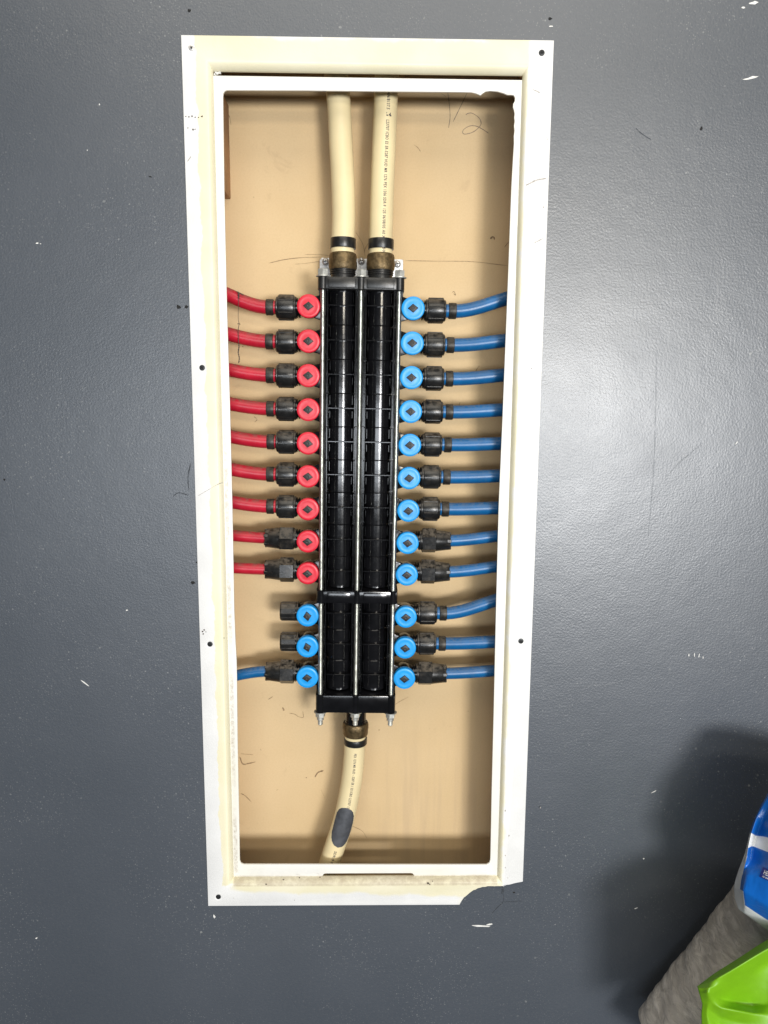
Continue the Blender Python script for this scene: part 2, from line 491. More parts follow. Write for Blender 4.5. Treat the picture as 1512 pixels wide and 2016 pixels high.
# ridges left by the roller
for pts in ([(1292, 690), (1291, 780), (1289, 870), (1285, 950), (1276, 1060)], [(1306, 944), (1320, 930), (1340, 908), (1360, 892), (1382, 872)],
            [(8, 915), (16, 950), (24, 1000), (36, 1060), (44, 1110)], [(196, 1000), (204, 1030), (210, 1060)], [(1240, 1330), (1210, 1345), (1150, 1352)]):
    bm = bmesh.new()
    Path([at(x, y, .0) for x, y in pts], 8).tube(bm, .0007, 8, n=40, rf=lambda u: .35 + .65 * abs(math.sin(u * 23)) * math.sin(u * PI))
    for v in bm.verts: v.co.y *= .55
    obj('paint_ridge', bm, M['wall'], wall)

# ------------------------------------------------------------------ cavity
board = thing('backing_board', 'tan kraft-paper board at the back of the opening, pencilled V2 at top right', 'board', (0, .095, 0))
bm = bmesh.new(); box(bm, -.26, .26, .095, .108, -.75, .75); obj('sheet', bm, M['board'], board, world=True)
YB = .0946
bm = bmesh.new()
for pts in ([(881, 178), (885, 209), (886, 232), (883, 252)], [(920, 182), (906, 211), (892, 240)],
            [(917, 226), (922, 223), (930, 223), (942, 231), (947, 240), (945, 248), (933, 259), (917, 264), (911, 261.6), (913, 255), (925, 248), (938, 248.4), (951, 255), (962, 262.4)],
            [(869, 184), (878, 190)]):
    ribbon(bm, pts, YB, .0008, .25)
obj('pencil_mark', bm, M['pencil'], board, world=True, recalc=False)
bm = bmesh.new()
for pts, w in (([(529, 518), (560, 511), (595, 507), (632, 506)], .0007), ([(600, 501), (625, 501), (650, 503)], .0004), ([(580, 520), (605, 518), (632, 514)], .0004),
               ([(798, 513), (860, 514), (930, 515), (1000, 523)], .0006), ([(620, 1530), (626, 1521), (637, 1517)], .0018), ([(1008, 470), (1000, 478), (993, 487)], .0008),
               ([(528, 1377), (533, 1374), (537, 1371)], .0007), ([(556, 1393), (558, 1396), (559, 1399)], .0022), ([(570, 1404), (580, 1406), (588, 1411), (597, 1412), (596, 1400)], .0007),
               ([(472, 1490), (478, 1504), (490, 1503), (503, 1500)], .0013), ([(474, 1484), (498, 1486)], .0014), ([(474, 1562), (483, 1567), (495, 1579)], .0010), ([(513, 1474), (514, 1478)], .0010),
               ([(693, 1626), (713, 1636), (722, 1650)], .0006), ([(544, 1556), (548, 1554)], .0012), ([(602, 1531), (604, 1531)], .003), ([(632, 1555), (640, 1572)], .0005),
               ([(700, 456), (714, 480), (718, 500)], .0005), ([(728, 474), (718, 492), (719, 505)], .0005), ([(944, 720), (938, 728), (936, 735)], .0007), ([(893, 578), (897, 581), (894, 574), (890, 576)], .0006),
               ([(906, 792), (904, 798), (908, 802)], .0006), ([(965, 470), (971, 466), (974, 472)], .0018), ([(440, 205), (452, 230), (455, 246)], .0005), ([(792, 1195), (812, 1190), (826, 1184)], .0005),
               ([(500, 820), (506, 826), (501, 831)], .0006), ([(815, 285), (822, 290), (828, 298)], .0005), ([(760, 1420), (775, 1390), (804, 1372)], .0005)):
    ribbon(bm, pts, YB, w, .35)
lint = obj('lint', bm, M['lint'], board, world=True, recalc=False)
lint['kind'] = 'stuff'

for nm, lab, x0, x1 in (('wall_stud', 'bare wooden stud along the left edge of the wall opening, behind the frame', -.222, -.1842),
                        ('wall_stud', 'bare wooden stud along the right edge of the wall opening, in shadow', .1875, .2255)):
    bm = bmesh.new(); box(bm, x0, x1, .0135, .0945, -.75, .75, .0015)
    tag(obj(nm, bm, M['wood']), lab, 'stud', 'studs beside the opening')
blk = thing('wood_block', 'small brown wooden block with a dark nail head at the upper left of the opening', 'wood block', (-.1805, .06, .385))
bm = bmesh.new(); box(bm, -.1841, -.1755, .012, .0944, .385, .497, .001); obj('block', bm, M['wood'], blk, world=True)
bm = bmesh.new(); p = at(443.5, 200, .03)
lathe(bm, [(.0012, 0), (.0032, .0004), (.0032, .0022), (.002, .0030)], Matrix.Translation((-.1756, .032, p.z)) @ Matrix.Rotation(PI / 2, 4, 'Y'), 14)
obj('nail', bm, M['screw_dark'], blk, world=True)

# ------------------------------------------------------------------ frame
frame = thing('access_frame', 'ivory and white plastic wall frame with a torn lip and a broken lower right corner', 'frame', (0, 0, 0))
D = {'l': .0085, 'r': .0075, 't': .0125, 'b': .0090}
S0 = (S1[0] - D['l'], S1[1] + D['r'], S1[2] - D['b'], S1[3] + D['t'])
YF = -.0032
W2, H2 = .21, .53627
brk = [(905, 1778), (911, 1771), (917, 1765), (925, 1758), (932, 1753), (941, 1749), (950, 1746.5), (960, 1744), (970, 1742.5), (978, 1741.5), (985, 1742.5), (993, 1743), (1003, 1742), (1012, 1739.5), (1022, 1737.5), (1030.5, 1736)]
def xz(px, py, Y): p = at(px, py, Y); return (p.x, p.z)
bpts = [xz(x, y, YF) for x, y in brk]
bpts = [(x, min(z, S0[2] - .0006) if x < S0[1] + .0006 else z) for x, z in bpts]
bpts[0] = (bpts[0][0], -H2); bpts[-1] = (W2, bpts[-1][1])
fine = []
for a, b_ in zip(bpts, bpts[1:]):
    fine.append(a)
    fine.append(((a[0] + b_[0]) / 2 + random.uniform(-.0005, .0005), min((a[1] + b_[1]) / 2 + random.uniform(-.0007, .0005), S0[2] - .0005) if a[0] < S0[1] + .0006 else (a[1] + b_[1]) / 2))
fine.append(bpts[-1])
outline = [(-W2, H2), (-W2, 0), (-W2, -H2)] + fine + [(W2, 0), (W2, H2), (0, H2)]
bm = bmesh.new()
prism(bm, outline, YF, .0002, holes=[[(S0[0], S0[3]), (S0[1], S0[3]), (S0[1], S0[2]), (S0[0], S0[2])]], bev=.0007, bevel_holes=False)
# rounded shoulder down to the lip
K = 9; rings = []
for k in range(K + 1):
    t = k / K * PI / 2
    e = 1 - math.sin(t); y = YF + .0105 * (1 - math.cos(t))
    rings.append([(S1[0] - D['l'] * e, S1[3] + D['t'] * e, y), (S1[1] + D['r'] * e, S1[3] + D['t'] * e, y), (S1[1] + D['r'] * e, S1[2] - D['b'] * e, y), (S1[0] - D['l'] * e, S1[2] - D['b'] * e, y)])
for a, b_ in zip(rings, rings[1:]):
    va = [bm.verts.new((p[0], p[2], p[1])) for p in a]; vb = [bm.verts.new((p[0], p[2], p[1])) for p in b_]
    for i in range(4):
        j = (i + 1) % 4
        bm.faces.new((va[i], va[j], vb[j], vb[i]))
obj('flange', bm, M['frame'], frame, angle=30)

# inner lip, with the slot above it, the notch below and the torn corner
YL = .0062
inner = [(439, 192), (439.5, 184), (442, 179.5), (447, 177.5), (600, 178), (780, 180), (900, 181), (928, 181.5), (938, 184), (946, 187.5), (950, 184), (956, 180), (966, 178.8), (980, 180), (992, 183.5), (999, 186.5), (1006, 186.5), (1011, 187),
         (1014, 192), (1013.6, 199), (1010.5, 204), (1010, 211), (1012, 217), (1013.3, 224), (1012.4, 231), (1013.4, 239), (1012, 247), (1013, 257), (1011.6, 268), (1012, 281), (1010.8, 300), (1009, 330), (1007, 365), (1004.5, 430), (1000.5, 540),
         (989.5, 820), (981.7, 1000), (976.5, 1200), (972, 1400), (968, 1560), (965.5, 1692), (963.5, 1699), (958, 1702.5), (760, 1702.5), (600, 1702), (480, 1702), (474.5, 1700), (472, 1694),
         (470.5, 1600), (467.8, 1470), (466.2, 1330), (465.6, 1300), (463.4, 1260), (461, 1200), (457.5, 1010), (452.5, 800), (446.5, 600), (441.5, 380)]
e_ = .0012
tl = xz(421.5, 148.5, YL); tr = xz(1027.5, 157.5, YL)
x0, x1, z0 = S1[0] - e_, S1[1] + e_, S1[2] - e_
nz0, nz1 = xz(635, 1727, YL), xz(815, 1727, YL); zt = xz(720, 1719.5, YL)[1]
outer = [(x0, tl[1]), (x0, .2), (x0, -.2), (x0, z0), (nz0[0], z0), (nz0[0], zt - .0035), (nz0[0] + .0015, zt - .0008), (nz0[0] + .004, zt), (nz1[0] - .004, zt), (nz1[0] - .0015, zt - .0008), (nz1[0], zt - .0035), (nz1[0], z0),
         (x1, z0), (x1, -.2), (x1, .2), (x1, tr[1]), (.09, (tl[1] * .25 + tr[1] * .75)), (0, (tl[1] + tr[1]) / 2), (-.09, tl[1] * .75 + tr[1] * .25)]
bm = bmesh.new()
prism(bm, outer, YL, YL + .0024, holes=[[xz(x, y, YL) for x, y in inner]], bev=.0004)
obj('lip', bm, M['lip'], frame, angle=30)
# crumbs caught in the slot corner
bm = bmesh.new()
for (x, y, r) in ((427, 145, .0022), (433, 144, .0016), (424, 147, .0014)): blob(bm, (x, y), .0075, r, r * .8, h=.0015)
obj('debris', bm, M['chip'], frame)

def phillips(parent, px, py, light, tilt=0.3, recess=False, label=None):
    p = at(px, py, YF)
    R = Matrix.Translation((p.x, YF, p.z)) @ Matrix.Rotation(PI / 2, 4, 'X') @ Matrix.Rotation(tilt, 4, 'Z')
    m = M['screw_light'] if light else M['screw_dark']
    bm = bmesh.new()
    lathe(bm, [(.0034, -.0006), (.0034, .0003), (.0031, .0007), (.0022, .0009), (.0010, .0009)], R, 20)
    o = obj('screw', bm, m, parent, world=True)
    bm = bmesh.new()
    for a in (0, PI / 2):
        b2 = bmesh.new(); box(b2, -.0019, .0019, -.00045, .00045, .0006, .00105)
        b2.transform(R @ Matrix.Rotation(a, 4, 'Z'))
        me = bpy.data.meshes.new('t'); b2.to_mesh(me); b2.free(); bm.from_mesh(me); bpy.data.meshes.remove(me)
    obj('slot', bm, M['hole'], o, world=True)
    if label: o['label'] = label
    # countersunk ring round the screw
    bm = bmesh.new(); lathe(bm, [(.0037, -.0003), (.0045, .0002), (.0051, .0003), (.0053, -.0002)], R, 24, cap=False)
    obj('screw_collar', bm, M['frame'], parent, world=True)
phillips(frame, 377, 94, True, .4, label='bright cross-head screw')
phillips(frame, 1066.5, 104, False, .2, label='dark recessed screw')
phillips(frame, 398, 724, False, .7, label='dark recessed screw')
phillips(frame, 1046, 725, True, .5, label='bright cross-head screw')
phillips(frame, 413.5, 1268, False, .9, label='dark half-lit screw')
phillips(frame, 1025.5, 1262, False, .1, label='dark recessed screw')
phillips(frame, 430, 1765.5, False, .2, label='black screw head')
bm = bmesh.new()
for pts, w in (([(390, 976), (402, 969), (414, 962), (428, 954), (440, 950)], .0006), ([(1035, 365), (1045, 360), (1058, 354), (1076, 351)], .0016), ([(1048, 176), (1056, 179), (1063, 183)], .0010),
               ([(1052, 478), (1060, 474), (1070, 469)], .0010), ([(369, 318), (373, 312), (376, 308)], .0008), ([(1076, 270), (1079, 276)], .0010)):
    ribbon(bm, pts, YF - .0003, w, .4)
for (x, y, r) in ((1070, 408, .0012), (1064, 1590, .001), (995, 1596, .0012), (1002, 1645, .0012), (995, 1684, .0009), (995, 1708, .0008), (1000, 1728, .0007), (580, 1772, .0006), (460, 1768, .0005)):
    blob(bm, (x, y), YF, r * .7, r * 1.2, h=.0003)
obj('scuff', bm, M['scuff'], frame, recalc=False)['kind'] = 'stuff'
bm = bmesh.new()
for (x, y, r) in ((366, 229, .0007), (372, 230, .0009), (378, 229, .0011), (384, 231, .0009), (391, 231, .0008), (398, 229, .0010), (370, 252, .0006), (380, 255, .0012), (384, 254, .0007),
                  (399, 1243, .0012), (402, 1240, .0010), (400, 1248, .0011), (405, 1244, .0007), (558, 1732, .0011), (524, 1741, .0009), (590, 1728, .0009), (843, 1739, .0012), (846, 1741, .0009), (852, 1735, .0007), (630, 1727, .0007), (441, 1256, .0005)):
    blob(bm, (x, y), YF, r, r * .8, h=.0003, jit=.6)
obj('dirt_mark', bm, M['dirt'], frame)['kind'] = 'stuff'

# ------------------------------------------------------------------ manifold
TH = .012
man = thing('plumbing_manifold', 'black twin-chamber plumbing manifold with red and blue valve caps and threaded rods', 'manifold', (-.011, 0, 0), (0, TH, 0))
RZ = [.2437 - .04145 * i for i in range(9)] + [-.1437 - .0415 * i for i in range(3)]
CX = (-.0233, .0233)
CYL_Y = .044
# one module: half cylinder, two side webs with thin edges, one cross rib
H = .0411
bm = bmesh.new()
lathe(bm, [(.0157, -H / 2), (.0162, -H / 2 + .0006), (.0163, -H * .25), (.0162, -.0006), (.0162, .0006), (.0163, H * .25), (.0162, H / 2 - .0006), (.0157, H / 2)], Matrix.Translation((0, CYL_Y, 0)), 40)
for s in (-1, 1):
    box(bm, s * .0172 - .0007, s * .0172 + .0007, .0225, .060, -H / 2 + .0005, H / 2 - .0005, .0003, 1)
    box(bm, s * .0140 - .0004, s * .0140 + .0004, .0300, .045, -.0005 - H * .23, -.001, .0002, 1)
    box(bm, s * .0140 - .0004, s * .0140 + .0004, .0300, .045, H * .16, H / 2 - .002, .0002, 1)
box(bm, -.0165, .0165, .0240, .046, .0017, .0033, .0004, 1)
box(bm, -.0230, .0230, .048, .064, -H / 2 + .0004, H / 2 - .0004)
mod_me = mesh_of('port_module', bm, M['black'])
for r, z in enumerate(RZ):
    for x in CX: link('port_module', mod_me, man, (x, 0, z))
# rods
bm = bmesh.new()
prof = []; z = -.2495; pitch = .00127
while z < .2645:
    prof += [(.0027, z), (.00335, z + pitch * .5)]; z += pitch
lathe(bm, prof, None, 12)
rod_me = mesh_of('threaded_rod', bm, M['zinc'], 80)
RODX = (-.0462, -.0001, .0462)
for x in RODX: link('threaded_rod', rod_me, man, (x, .0200, 0))

def plate(z0, z1, half, yf, yb, bossr, taper=0.0):
    bm = bmesh.new()
    box(bm, -half, half, yf + .0035, yb, z0, z1, .0012)
    for x in RODX:
        lathe(bm, [(bossr - .0008, z0 - .0004), (bossr, z0 + .0004), (bossr, z1 - .0004), (bossr - .0008, z1 + .0004)], Matrix.Translation((x, .0200, 0)), 24)
        box(bm, x - bossr, x + bossr, .0200, yb - .004, z0 - .0003, z1 + .0003)
    return bm
bm = plate(.2640, .2785, .0505, .0120, .072, .0060)
for s in (-1, 1):      # side flanks that taper down from the cap
    b2 = bmesh.new()
    vs = [(s * .0515, .2640), (s * .0430, .2640), (s * .0430, .2360), (s * .0470, .2360), (s * .0515, .2540)]
    prism(b2, vs, .030, .066)
    me = bpy.data.meshes.new('t'); b2.to_mesh(me); b2.free(); bm.from_mesh(me); bpy.data.meshes.remove(me)
for x in CX: box(bm, x - .0165, x + .0165, .0135, .030, .2655, .2765, .0008)
obj('end_cap', bm, M['black_matte'], man)
bm = plate(-.1255, -.1092, .0510, .0120, .070, .0058)
for x in CX: box(bm, x - .015, x + .015, .0140, .030, -.1235, -.1112, .0008)
obj('middle_clamp', bm, M['black'], man)
bm = plate(-.2735, -.2495, .0515, .0120, .072, .0060)
for s in (-1, 1):
    b2 = bmesh.new()
    prism(b2, [(s * .0520, -.2500), (s * .0430, -.2500), (s * .0430, -.2330), (s * .0465, -.2330), (s * .0520, -.2400)], .030, .066)
    me = bpy.data.meshes.new('t'); b2.to_mesh(me); b2.free(); bm.from_mesh(me); bpy.data.meshes.remove(me)
obj('end_cap', bm, M['black'], man)
# dark spine behind the modules
bm = bmesh.new(); box(bm, -.0450, .0450, .050, .076, -.2480, .2640, .001); obj('spine', bm, M['black_matte'], man)
# necks that carry the supply pipes
def ribbed(z0, z1, r, n):
    pr = [(r - .001, z0)]
    for i in range(n):
        a = z0 + (z1 - z0) * i / n; b_ = z0 + (z1 - z0) * (i + 1) / n
        pr += [(r - .0012, a + .0002), (r, a + (b_ - a) * .3), (r, a + (b_ - a) * .7), (r - .0012, b_ - .0002)]
    return pr
for x in CX:
    bm = bmesh.new(); lathe(bm, [(.0152, .2760), (.0155, .2800), (.0150, .2845)] + ribbed(.2845, .2915, .0162, 3) + [(.012, .293)], Matrix.Translation((x, .044, 0)), 36)
    obj('neck', bm, M['black_matte'], man)
bm = bmesh.new(); lathe(bm, [(.012, -.300), (.0146, -.298), (.0146, -.2945), (.0140, -.294), (.0140, -.278), (.0200, -.276), (.0200, -.272)], Matrix.Translation((0, .044, 0)), 36)
for s in (-1, 1): lathe(bm, [(.0195, -.2768), (.0205, -.2755), (.0205, -.2725)], Matrix.Translation((s * .0225, .046, 0)), 28)
obj('neck', bm, M['black'], man)
# nuts and washers
bm = bmesh.new()
lathe(bm, [(.0083, .2787), (.0088, .2791), (.0088, .2797), (.0070, .2802)], None, 28)
lathe(bm, [(.0060, .2800), (.0066, .2806), (.0066, .2872), (.0060, .2880), (.0040, .2882)], None, 6, phase=PI / 6)
nut_me = mesh_of('hex_nut', bm, M['zinc_nut'], 25)
for x in RODX: link('hex_nut', nut_me, man, (x, .0215, 0))
bm = bmesh.new()
lathe(bm, [(.0084, -.2738), (.0084, -.2748), (.0062, -.2750)], None, 24)
lathe(bm, [(.0060, -.2748), (.0064, -.2754), (.0064, -.2806), (.0058, -.2814)], None, 6, phase=.3)
lathe(bm, [(.0048, -.2812), (.0046, -.2850), (.0034, -.2862)], None, 18)
pr = []
z = -.286
for i in range(5): pr += [(.0030, z - i * .0012), (.0034, z - i * .0012 - .0006)]
lathe(bm, pr + [(.0026, -.2926)], None, 14)
lock_me = mesh_of('lock_nut', bm, M['zinc_nut'], 25)
for x in RODX: link('lock_nut', lock_me, man, (x, .0215, 0))
# mounting bracket
bm = bmesh.new(); prism(bm, [(-.0545, .27), (-.0545, .3085), (-.0520, .3115), (.0515, .3115), (.0525, .3105), (.0525, .27)], .0835, .0853, bev=.0004)
box(bm, -.052, .052, .060, .0835, .268, .2698)
br = obj('bracket', bm, M['galv'], man)
bm = bmesh.new(); box(bm, -.050, .050, .060, .0940, -.2768, -.2750, .0004, 1); box(bm, -.050, .050, .0915, .0940, -.292, -.2752, .0004, 1)
obj('bracket', bm, M['galv'], man)
for (px, py) in ((641, 515), (782, 520), (711, 514)):
    p = at(px, py, .083)
    Rm = Matrix.Translation((p.x, .0835, p.z)) @ Matrix.Rotation(PI / 2, 4, 'X') @ Matrix.Rotation(.2, 4, 'Z')
    bm = bmesh.new(); lathe(bm, [(.0048, -.0006), (.0046, .0010), (.0034, .0022), (.0012, .0026)], Rm, 20)
    sc = obj('bracket_screw', bm, M['screw_light'], man, world=True)
    bm = bmesh.new()
    for a in (0, PI / 2):
        b2 = bmesh.new(); box(b2, -.0024, .0024, -.0005, .0005, .0018, .0030); b2.transform(Rm @ Matrix.Rotation(a, 4, 'Z'))
        me = bpy.data.meshes.new('t'); b2.to_mesh(me); b2.free(); bm.from_mesh(me); bpy.data.meshes.remove(me)
    obj('slot', bm, M['hole'], sc, world=True)

# valves (built pointing to +x, turned round for the left-hand side)
AX = .040            # depth of the port axis
VX = .0634
bm = bmesh.new()
lathe(bm, [(.0120, .026), (.0126, .030), (.0126, .046), (.0105, .054), (.006, .056)], Matrix.Translation((VX, 0, 0)) @ Matrix.Rotation(-PI / 2, 4, 'X'), 28)
RX = Matrix.Translation((0, AX, 0)) @ Matrix.Rotation(PI / 2, 4, 'Y')
lathe(bm, [(.0110, .060), (.0110, .0730), (.0098, .0733), (.0098, .0745), (.0122, .0748), (.0122, .0765), (.0104, .0768), (.0104, .0778), (.0125, .0781), (.0125, .0800), (.0100, .0803), (.0100, .086)], RX, 24)
# tapering web between manifold and valve
for (y0, y1, a, b_) in ((.0285, .0330, .0168, .0118), (.0330, .0520, .0130, .0100)):
    prism(bm, [(.0445, a), (.0600, b_), (.0600, -b_), (.0445, -a)], y0, y1, bev=.0008)
vb_me = mesh_of('valve_body', bm, M['black'])
RY = Matrix.Translation((VX, .0, 0)) @ Matrix.Rotation(PI / 2, 4, 'X')      # local +z of the lathe -> -y
bm = bmesh.new()
lathe(bm, [(.0126, -.0275), (.0139, -.0272), (.0141, -.0262), (.0141, -.0192), (.0139, -.0186), (.0135, -.0182), (.0112, -.0181), (.0102, -.01813), (.0097, -.0182), (.0070, -.0182), (.0065, -.01813), (.0030, -.0181)], RY, 48)
hr_me = mesh_of('handle', bm, M['red_cap'], 50)
hb_me = hr_me.copy(); hb_me.materials.clear(); hb_me.materials.append(M['blue_cap'])
bm = bmesh.new()
a_, c_ = .0064, .0052
prism(bm, [(VX - a_, 0), (VX, -c_), (VX + a_, 0), (VX, c_)], .0160, .0188, bev=.0005)
lathe(bm, [(.0021, -.0163), (.0021, -.0157), (.0016, -.0156), (.0012, -.0158), (.0004, -.0158)], RY, 16)
st_me = mesh_of('stem', bm, M['stem'])
bm = bmesh.new()
lathe(bm, [(.0105, .0765), (.0128, .0770), (.0128, .0785), (.0124, .0790)], RX, 28)
lathe(bm, [(.0118, .0787), (.0126, .0795), (.0126, .0985), (.0115, .1002), (.0095, .1004)], RX, 12)
for k in range(12):
    a = 2 * PI * k / 12
    b2 = bmesh.new(); box(b2, .0790, .0985, -.0007, .0007, .0120, .0128, .0002, 1)
    b2.transform(Matrix.Translation((0, AX, 0)) @ Matrix.Rotation(a, 4, 'X'))
    me = bpy.data.meshes.new('t'); b2.to_mesh(me); b2.free(); bm.from_mesh(me); bpy.data.meshes.remove(me)
cap_me = mesh_of('port_cap', bm, M['nut'], 25)

rots = {}
for r, z in enumerate(RZ):
    for side in (-1, 1):
        v = link('valve', vb_me, man, (0, 0, z), (0, PI if side < 0 else 0, 0))
        red = side < 0 and r < 9
        h = link('handle', hr_me if red else hb_me, v)
        if side < 0: h['label'] = 'red valve cap' if red else 'blue valve cap on the left side'
        rot = random.uniform(-.12, .12)
        if side < 0 and r in (9, 10): rot = PI / 2 - (.15 if r == 9 else .3)
        if side < 0 and r == 11: rot = -.1
        o = link('stem', st_me, v)
        # turn the square stem about the valve's own axis
        Rm = Matrix.Translation((VX, 0, 0)) @ Matrix.Rotation(rot, 4, 'Y') @ Matrix.Translation((-VX, 0, 0))
        o.location = Rm.to_translation(); o.rotation_euler = (0, rot, 0)
        if side < 0 and r in (9, 10):
            link('port_cap', cap_me, v)

MW = wmat(man)
# ------------------------------------------------------------------ branch tubes
# short ribbed coupling nut, along +x, origin on the port axis
RXo = Matrix.Rotation(PI / 2, 4, 'Y')
bm = bmesh.new()
lathe(bm, [(.0095, .0795), (.0128, .0797), (.0135, .0805), (.0135, .0826), (.0128, .0830)], RXo, 28)
lathe(bm, [(.0135, .0822), (.0150, .0827), (.0153, .0833), (.0153, .1014), (.0150, .1021), (.0134, .1026)], RXo, 12, phase=PI / 12)
lathe(bm, [(.0128, .1024), (.0130, .1028), (.0130, .1040), (.0120, .1048), (.0094, .1049)], RXo, 28)
for k in range(6):
    a = 2 * PI * k / 6 + PI / 12
    b2 = bmesh.new(); box(b2, .0832, .1016, -.0009, .0009, .0142, .0157, .0003, 1)
    b2.transform(Matrix.Rotation(a + PI / 10 * 0, 4, 'X'))
    me = bpy.data.meshes.new('t'); b2.to_mesh(me); b2.free(); bm.from_mesh(me); bpy.data.meshes.remove(me)
short_me = mesh_of('coupling_nut', bm, M['nut'], 33)
# tapered hexagonal nut with a notched end
bm = bmesh.new()
lathe(bm, [(.0105, .0795), (.0130, .0798), (.0132, .0806), (.0124, .0809), (.0124, .0818), (.0133, .0821), (.0133, .0830), (.0125, .0833)], RXo, 26)
lathe(bm, [(.0140, .0826), (.0160, .0832), (.0163, .0842), (.0163, .1000), (.0158, .1006), (.0140, .1012)], RXo, 6)
lathe(bm, [(.0142, .1003), (.0140, .1010), (.0118, .1185), (.0114, .1192), (.0082, .1193)], RXo, 26)
for k in range(6):
    a = 2 * PI * k / 6 + .3
    b2 = bmesh.new(); box(b2, .1040, .1203, -.0021, .0021, .0075, .0121, .0005, 1)
    b2.transform(Matrix.Rotation(a, 4, 'X'))
    me = bpy.data.meshes.new('t'); b2.to_mesh(me); b2.free(); bm.from_mesh(me); bpy.data.meshes.remove(me)
taper_me = mesh_of('coupling_nut', bm, M['nut'], 25)
bm = bmesh.new()
lathe(bm, [(.0085, 0), (.0096, .0004), (.0099, .0012), (.0099, .0085), (.0097, .0093), (.0085, .0097)], RXo, 28)
ring_me = mesh_of('crimp_ring', bm, M['ring'], 30)

# (outer end: rise of the tube at the lip, in metres, taper nut?, label)
LEFT = [(.0105, 0, 'topmost red tube on the left, arching to its fitting, dark thread knotted over it'),
        (.0060, 0, 'red tube second from the top on the left, crossed by the hanging dark thread'),
        (.0045, 0, 'red tube with black smudges along its top, just below the two crossed by the thread'),
        (.0040, 0, 'red tube on the left just above the middle one of the nine'),
        (.0045, 0, 'middle red tube of the nine on the left'),
        (.0045, 0, 'red tube on the left just below the middle one of the nine'),
        (.0040, 0, 'lowest red tube with a crimp ring, directly above the two with tapered nuts'),
        (.0020, 1, 'thin red tube with a dusty tapered black nut, second lowest of the red ones'),
        (.0015, 1, 'lowest red tube on the left, entering a tapered black nut'),
        None, None,
        (-.0060, 1, 'only blue tube on the left side, drooping from a tapered black nut')]
RIGHT = [(.0085, 0, 'topmost blue tube on the right, curving up towards the frame'),
         (.0035, 0, 'blue tube second from the top on the right, dusty along its upper side'),
         (.0030, 0, 'blue tube third from the top on the right'),
         (.0020, 0, 'right-hand blue tube directly above the one opposite the middle red tube'),
         (.0015, 0, 'blue tube fifth from the top on the right, opposite the middle red tube'),
         (.0015, 0, 'right-hand blue tube directly below the one opposite the middle red tube'),
         (.0015, 0, 'right-hand blue tube directly above the two neighbouring ones with dusty tapered nuts'),
         (.0035, 1, 'right-hand blue tube with dusty tapered nut, upper of the pair above the middle clamp'),
         (.0040, 1, 'blue tube on the right with a tapered nut, directly above the middle clamp'),
         (.0090, 0, 'blue tube on the right just below the middle clamp, bending upwards'),
         (.0020, 0, 'right-hand blue tube second from the bottom, with glossy black nut and crimp ring'),
         (.0020, 1, 'lowest blue tube on the right, entering a clean black tapered nut')]
for side, lst in ((-1, LEFT), (1, RIGHT)):
    for r, spec in enumerate(lst):
        if spec is None: continue
        rise, taper, label = spec
        red = side < 0 and r < 9
        o = MW @ Vector((0, AX, RZ[r]))
        t = thing('water_tube', label, 'tube', MW @ Vector((side * .0795, AX, RZ[r])), (0, TH, 0),
                  'red tubes on the left of the manifold' if red else 'blue tubes of the manifold')
        off = Vector((-side * .0795, 0, 0))
        # in the tube's own space x runs outwards for the right side; the left side mirrors it
        q = (0, PI if side < 0 else 0, 0)
        spin = random.choice((0, .22, .5, .8))
        nut = link('coupling_nut', taper_me if taper else short_me, t, off, (spin if not taper else .05 + .9 * random.random() * (r in (7,)), q[1], 0))
        nut.rotation_mode = 'YXZ' if False else 'XYZ'
        if taper and r == 7: nut['label'] = 'dusty tapered nut'
        R = .0073 if taper else .0084
        if taper and side > 0: R = .0077
        x_in = .113 if taper else .099
        if not taper:
            rg = link('crimp_ring', ring_me, t, off + Vector((side * (.1078 + random.uniform(-.0008, .0008)), 0, 0)), q)
        xs = .185
        ty = random.uniform(-.002, .002)
        # rise is given at the frame's lip (x about .155 from the manifold); the bend begins past the ring
        def zz(x):
            u = max(0, (x - .118) / (.156 - .118))
            return rise * (u ** 1.6 if u < 1 else 1 + (u - 1) * 1.5)
        pts = [(side * (x - .0795), ty * max(0, (x - .118) / .05), zz(x)) for x in (x_in, .110, .120, .132, .146, .160, xs)]
        P = Path(pts, 5)
        bm = bmesh.new(); P.tube(bm, R, 22, n=30)
        obj('pipe', bm, M['red_tube'] if red else M['blue_tube'], t)

# ------------------------------------------------------------------ supply pipes
def brass_nut(z0, z1, r, flip=False):
    h = z1 - z0
    pr = [(r * .80, 0), (r * .93, h * .03), (r * .985, h * .12), (r, h * .25), (r, h * .45), (r * .97, h * .52), (r * .97, h * .80), (r * .92, h * .93), (r * .80, h)]
    return [(a, z0 + b_) for a, b_ in pr]

def text_mesh(body, size, xs=.62):
    cu = bpy.data.curves.new('t', 'FONT'); cu.body = body; cu.size = size; cu.resolution_u = 2; cu.space_character = 1.12; cu.offset = size * .022
    o = bpy.data.objects.new('t', cu); C.objects.link(o)
    dg = bpy.context.evaluated_depsgraph_get()
    me = bpy.data.meshes.new_from_object(o.evaluated_get(dg))
    bpy.data.objects.remove(o); bpy.data.curves.remove(cu)
    bm = bmesh.new(); bm.from_mesh(me); bpy.data.meshes.remove(me)
    for v in bm.verts: v.co.x *= xs
    return bm

